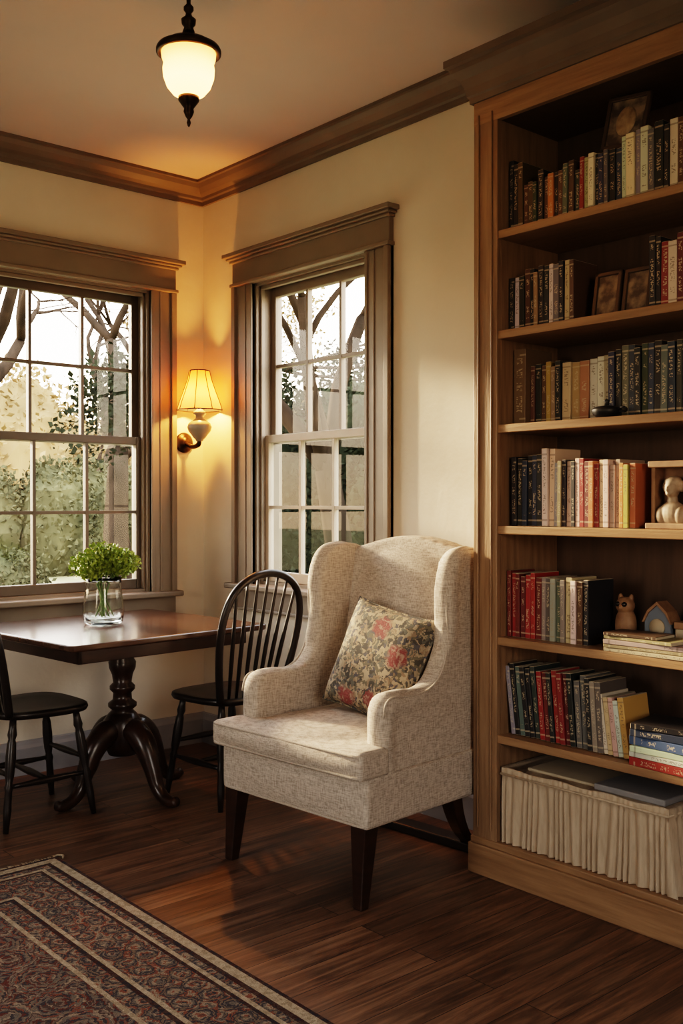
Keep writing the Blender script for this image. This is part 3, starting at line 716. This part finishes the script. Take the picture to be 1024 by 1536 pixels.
# ------------------------------------------------------------------ vase with greens
VS=empty('flower_vase',(.54,-.875,.7515))
lathe('vase_glass',[(0,0),(.070,0),(.084,.01),(.090,.05),(.086,.10),(.078,.15),(.076,.18),(.082,.205),(.079,.205),(.072,.18),(.074,.15),(.081,.10),(.084,.05),(.078,.016),(0,.014)],'vase',VS,segs=40)
def leafcloud(name, blobs, n, size, m, seed, parent=None, shell=.55, core=None):
    rn=random.Random(seed); V=[];F=[]
    tot=sum(b[1][0]*b[1][1]*b[1][2] for b in blobs)**1
    for c,r in blobs:
        k=int(n*(r[0]*r[1]*r[2])/tot)
        for _ in range(k):
            d=Vector((rn.gauss(0,1),rn.gauss(0,1),rn.gauss(0,1))).normalized()
            q=shell+(1-shell)*rn.random()**.6 if shell>0 else rn.random()**.4
            p=Vector((c[0]+d.x*r[0]*q,c[1]+d.y*r[1]*q,c[2]+d.z*r[2]*q))
            u=Vector((rn.gauss(0,1),rn.gauss(0,1),rn.gauss(0,1))).normalized(); w=u.orthogonal().normalized(); w.rotate(Matrix.Rotation(rn.random()*6.28,3,u))
            s=size*rn.uniform(.6,1.3); i=len(V)
            V+=[p-w*s*.1, p+u*s*.5+u.cross(w)*s*.3, p+u*s, p+u*s*.5-u.cross(w)*s*.3]
            F.append((i,i+1,i+2,i+3))
        if core:  # solid core added inside the blob to block light between leaves
            bv,bf=ball_data(c,tuple(v*core for v in r),16,10); k=len(V)
            for v in bv:
                v=Vector(v); dd=(v-Vector(c)); V.append(Vector(c)+dd*(1+.25*noise.noise(v*1.7)))
            F+=[tuple(i+k for i in f) for f in bf]
    me=bpy.data.meshes.new(name); me.from_pydata([tuple(v) for v in V],[],F); me.update(); me.materials.append(M[m])
    o=bpy.data.objects.new(name,me); COL.objects.link(o)
    if parent: o.parent=parent
    return o
A=Acc(); rs=random.Random(3)
for i in range(22):
    a=rs.random()*6.28; r0=rs.uniform(.0,.045); r1=rs.uniform(.03,.11)
    A.add(tube_data(cat([(r0*math.cos(a+2),r0*math.sin(a+2),.03),(.02*math.cos(a),.02*math.sin(a),.15),(r1*math.cos(a),r1*math.sin(a),.26+.05*rs.random())],5),.0022,6))
A.make('stems','stem',VS,True)
leafcloud('foliage',[((-.09,-.04,.255),(.075,.075,.055)),((.06,.05,.27),(.095,.085,.06)),((0,0,.295),(.10,.09,.06)),((.03,-.07,.25),(.07,.07,.05)),((-.04,.07,.255),(.08,.08,.055))],5200,.019,'leaf',4,VS,.2)

# ------------------------------------------------------------------ rug
def rug():
    x0,x1,y1,y0=1.17,4.0,-1.395,-3.3
    E=empty('area_rug')
    ins=[0,.012,.045,.062,.085,.10,.112,.26,.275,.29,.345,.36]
    ms=['rug_dark','rug_cream','rug_dark','rug_border','rug_cream','rug_dark','rug_border','rug_cream','rug_dark','rug_border','rug_cream','rug_field']
    V=[];F=[];MI=[]; names=['rug_dark','rug_cream','rug_border','rug_field']
    z=.011
    for d in ins:
        V+=[(x0+d,y0+d,z),(x1-d,y0+d,z),(x1-d,y1-d,z),(x0+d,y1-d,z)]
    for i in range(len(ins)-1):
        for k in range(4):
            l=(k+1)%4; F.append((i*4+k,i*4+l,i*4+4+l,i*4+4+k)); MI.append(names.index(ms[i]))
    k=(len(ins)-1)*4; F.append((k,k+1,k+2,k+3)); MI.append(3)
    b=len(V); V+=[(x0,y0,.001),(x1,y0,.001),(x1,y1,.001),(x0,y1,.001)]
    for i in range(4): j=(i+1)%4; F.append((b+i,b+j,j,i)); MI.append(1)
    F.append((b,b+3,b+2,b+1)); MI.append(0)
    me=bpy.data.meshes.new('rug_pile'); me.from_pydata(V,[],F); me.update()
    for n_ in names: me.materials.append(M[n_])
    for p,mi in zip(me.polygons,MI): p.material_index=mi
    o=bpy.data.objects.new('rug_pile',me); COL.objects.link(o); o.parent=E
    A=Acc(); r_=random.Random(9)
    y=y0
    while y<y1:
        l=r_.uniform(.025,.045); dy=r_.uniform(-.008,.008)
        A.add(tube_data([(x0+.003,y,.006),(x0-l*.5,y+dy*.5,.007),(x0-l,y+dy,.003)],[.0022,.002,.0012],5)); y+=.008
    A.add(tube_data(cat([(x0,y1-.01,.008),(x0-.02,y1+.01,.008),(x0-.01,y1+.03,.006),(x0+.01,y1+.02,.005)],5),.004,6))
    A.make('fringe','rug_cream',E,True)
rug()

# ------------------------------------------------------------------ pendant lamp
PL=empty('pendant_lamp',(1.79,-1.225,0))
lathe('glass_shade',[(.088,2.735),(.086,2.715),(.080,2.70),(.083,2.68),(.081,2.655),(.070,2.625),(.052,2.603),(.030,2.59),(.026,2.588)],'pshade',PL,open_=True,segs=40)
lathe('cap',[(.0,2.80),(.018,2.80),(.022,2.785),(.045,2.778),(.07,2.768),(.086,2.755),(.100,2.750),(.104,2.742),(.104,2.732),(.096,2.726),(.09,2.732),(.0,2.745)],'bronze',PL,segs=40)
lathe('finial',[(0,2.495),(.004,2.50),(.007,2.51),(.004,2.52),(.011,2.53),(.017,2.545),(.015,2.555),(.022,2.565),(.033,2.58),(.034,2.592),(.026,2.596),(0,2.60)],'bronze',PL)
lathe('stem',[(.0,2.80),(.02,2.80),(.014,2.815),(.022,2.825),(.024,2.84),(.012,2.85),(.009,2.86),(.016,2.87),(.016,2.88),(.007,2.89),(.007,2.91),(.012,2.915),(.007,2.925),(.007,2.955),(.05,2.958),(.055,2.9695),(0,2.9695)],'bronze',PL)

# ------------------------------------------------------------------ wall sconce
SC=empty('wall_sconce',(0,-.125,0))
o=lathe('lamp_shade',[(.118,1.762),(.106,1.80),(.083,1.86),(.062,1.92),(.052,1.965)],'shade',SC,(.155,0,0),8,open_=True)
o.data.shade_flat()
A=Acc()
for a in range(0,360,45):
    c,s=math.cos(R(a)),math.sin(R(a))
    A.add(tube_data([(.155+r*c,r*s,z) for r,z in ((.119,1.762),(.107,1.80),(.084,1.86),(.063,1.92),(.053,1.965))],.0022,6))
A.add(tube_data([(.155+.118*math.cos(R(a)),.118*math.sin(R(a)),1.762) for a in range(0,360,45)],.003,6,True))
A.add(tube_data([(.155+.052*math.cos(R(a)),.052*math.sin(R(a)),1.965) for a in range(0,360,45)],.003,6,True))
A.make('shade_frame','bronze',SC,True)
lathe('body',[(0,1.60),(.018,1.602),(.022,1.612),(.030,1.618),(.040,1.632),(.058,1.655),(.064,1.675),(.056,1.695),(.034,1.71),(.020,1.72),(.022,1.735),(.034,1.742),(.030,1.755),(.014,1.765),(.008,1.82),(0,1.82)],'ceramic',SC,(.155,0,0))
tube('arm',cat([(.012,0,1.60),(.05,0,1.585),(.10,0,1.575),(.145,0,1.585),(.155,0,1.605)],6),[.012,.011,.012,.013,.012],'bronze',SC)
o=lathe('backplate',[(0,0),(.052,0),(.054,.008),(.044,.014),(.03,.018),(.026,.03),(0,.032)],'bronze',SC); o.rotation_euler=(0,R(90),0); o.location=(.001,0,1.60)

def point(name,loc,e,c,rad,parent=None):
    l=bpy.data.lights.new(name,'POINT'); l.energy=e; l.color=c; l.shadow_soft_size=rad
    o=bpy.data.objects.new(name,l); COL.objects.link(o); o.location=loc
    if parent: o.parent=parent
    return o
point('sconce_bulb',(.155,0,1.84),24,(1,.36,.07),.025,SC)
point('pendant_bulb',(0,0,2.66),4,(1,.58,.26),.03,PL)

# ------------------------------------------------------------------ outdoors
box('garden_ground',(-80,-40,-.9),(30,80,-.6),'grass')
def tree(name, base, h, r, seed, lean=(0,0), depth=5, leafmat=None, nl=9000, ls=.09, lr=.45):
    rn=random.Random(seed); E=empty(name,base); A=Acc(); tips=[]
    def br(p,d,l,r,dep):
        pts=[p]; dd=d.copy()
        for i in range(4):
            dd=(dd+Vector((rn.gauss(0,.13),rn.gauss(0,.13),rn.gauss(0,.06)))).normalized(); pts.append(pts[-1]+dd*l/4)
        A.add(tube_data(pts,[r,r*.9,r*.8,r*.72,r*.62],8 if dep>3 else 5))
        if dep==0: tips.append(pts[-1]); return
        for k in range(rn.choice((2,3)) if dep<depth else 4):
            nd=(dd*.8+Vector((rn.gauss(0,.5),rn.gauss(0,.5),rn.gauss(.15,.3)))).normalized()
            br(pts[rn.choice((3,4,4))],nd,l*rn.uniform(.6,.8),r*rn.uniform(.38,.58),dep-1)
    br(Vector((0,0,0)),Vector((lean[0],lean[1],1)).normalized(),h*.36,r,depth)
    A.make('branches','bark',E,True)
    if leafmat:
        bl=[((t.x,t.y,t.z),(lr,lr,lr*.8)) for t in tips]
        leafcloud('leaves',bl,nl,ls,leafmat,seed,E,0)
    return E
tree('garden_tree',(-10.5,5.2,-.75),8.5,.27,11,(.02,.1),6)
tree('garden_tree',(-9.5,1.3,-.75),8.5,.24,23,(0,.45),6)
tree('garden_tree',(-24,11.5,-.75),11,.28,31,(0,0),6,'leaf_autumn',3000,.15)
tree('evergreen_tree',(-1.9,2.6,-.75),6.5,.16,41,(.02,0),4,'leaf_dark',20000,.09,.45)
tree('evergreen_tree',(-8.6,9.3,-.75),8,.16,43,(0,0),4,'leaf_dark',14000,.12,.8)
rn=random.Random(77)
leafcloud('garden_hedge',[((-20+rn.uniform(-1,1),1+i*1.5,.5),(1.3,1.2,rn.uniform(1.2,2.1))) for i in range(10)],30000,.15,'leaf_hedge',1,None,.7,.85)
leafcloud('garden_shrub',[((-9+rn.uniform(-.8,.8),.2+i*.9,-.1),(.7,.6,rn.uniform(.5,.9))) for i in range(4)],14000,.08,'leaf_hedge',2,None,.7,.85)
leafcloud('evergreen_hedge',[((-7.6+i*.95,5.7+rn.uniform(-.2,.2),.8),(1.15,.9,rn.uniform(1.8,2.3))) for i in range(6)],40000,.10,'leaf_dark',3,None,.7,.85)
leafcloud('autumn_treeline',[((-44+rn.uniform(-3,3),4+i*4.2,rn.uniform(1.5,2.5)),(3.4,3.4,rn.uniform(3.5,6))) for i in range(14)],30000,.35,'leaf_autumn',4,None,.7,.8)

# ------------------------------------------------------------------ world / lights
w=bpy.data.worlds.new('sky'); scene.world=w; w.use_nodes=True
nt=w.node_tree; N=nt.nodes; L=nt.links
bg=N['Background']; tc=N.new('ShaderNodeTexCoord'); sp=N.new('ShaderNodeSeparateXYZ'); L.new(tc.outputs['Generated'],sp.inputs[0])
r=ramp(N,[(0,(1,.68,.40)),(.10,(1,.82,.62)),(.25,(1,.94,.88)),(1,(.93,.94,1))]); L.new(sp.outputs['Z'],r.inputs[0]); L.new(r.outputs[0],bg.inputs[0])
bg.inputs[1].default_value=7.0
def portal(name,loc,rot,sx,sz):
    l=bpy.data.lights.new(name,'AREA'); l.shape='RECTANGLE'; l.size=sx; l.size_y=sz; l.cycles.is_portal=True
    o=bpy.data.objects.new(name,l); COL.objects.link(o); o.location=loc; o.rotation_euler=rot
portal('portal_a',(-.17,-.93,1.6),(R(90),0,R(-90)),1.2,1.55)
portal('portal_b',(.89,.17,1.62),(R(-90),0,0),.84,1.5)
portal('portal_c',(2.2,YB-.12,1.6),(R(90),0,0),.9,1.6)
portal('portal_d',(XR+.12,-2.9,1.6),(R(90),0,R(90)),1.2,1.6)
sl=bpy.data.lights.new('sun','SUN'); sl.energy=10.0; sl.angle=R(5); sl.color=(1,.74,.48)
so=bpy.data.objects.new('sun',sl); COL.objects.link(so)
d=Vector((2.6,.55,-.72)); so.rotation_euler=d.to_track_quat('-Z','Y').to_euler()

# ------------------------------------------------------------------ camera
cam=bpy.data.cameras.new('camera'); co=bpy.data.objects.new('camera',cam); COL.objects.link(co)
cam.sensor_fit='VERTICAL'; cam.sensor_height=24; cam.sensor_width=16; cam.lens=24*1510/1536; cam.clip_start=.05; cam.clip_end=300
co.location=(4.57,-2.99,1.29)
f=Vector((-.7547,.656,-math.tan(R(.6)))); co.rotation_euler=f.to_track_quat('-Z','Y').to_euler()
scene.camera=co
scene.view_settings.view_transform='Filmic'
scene.view_settings.look='High Contrast'
scene.view_settings.exposure=0.85
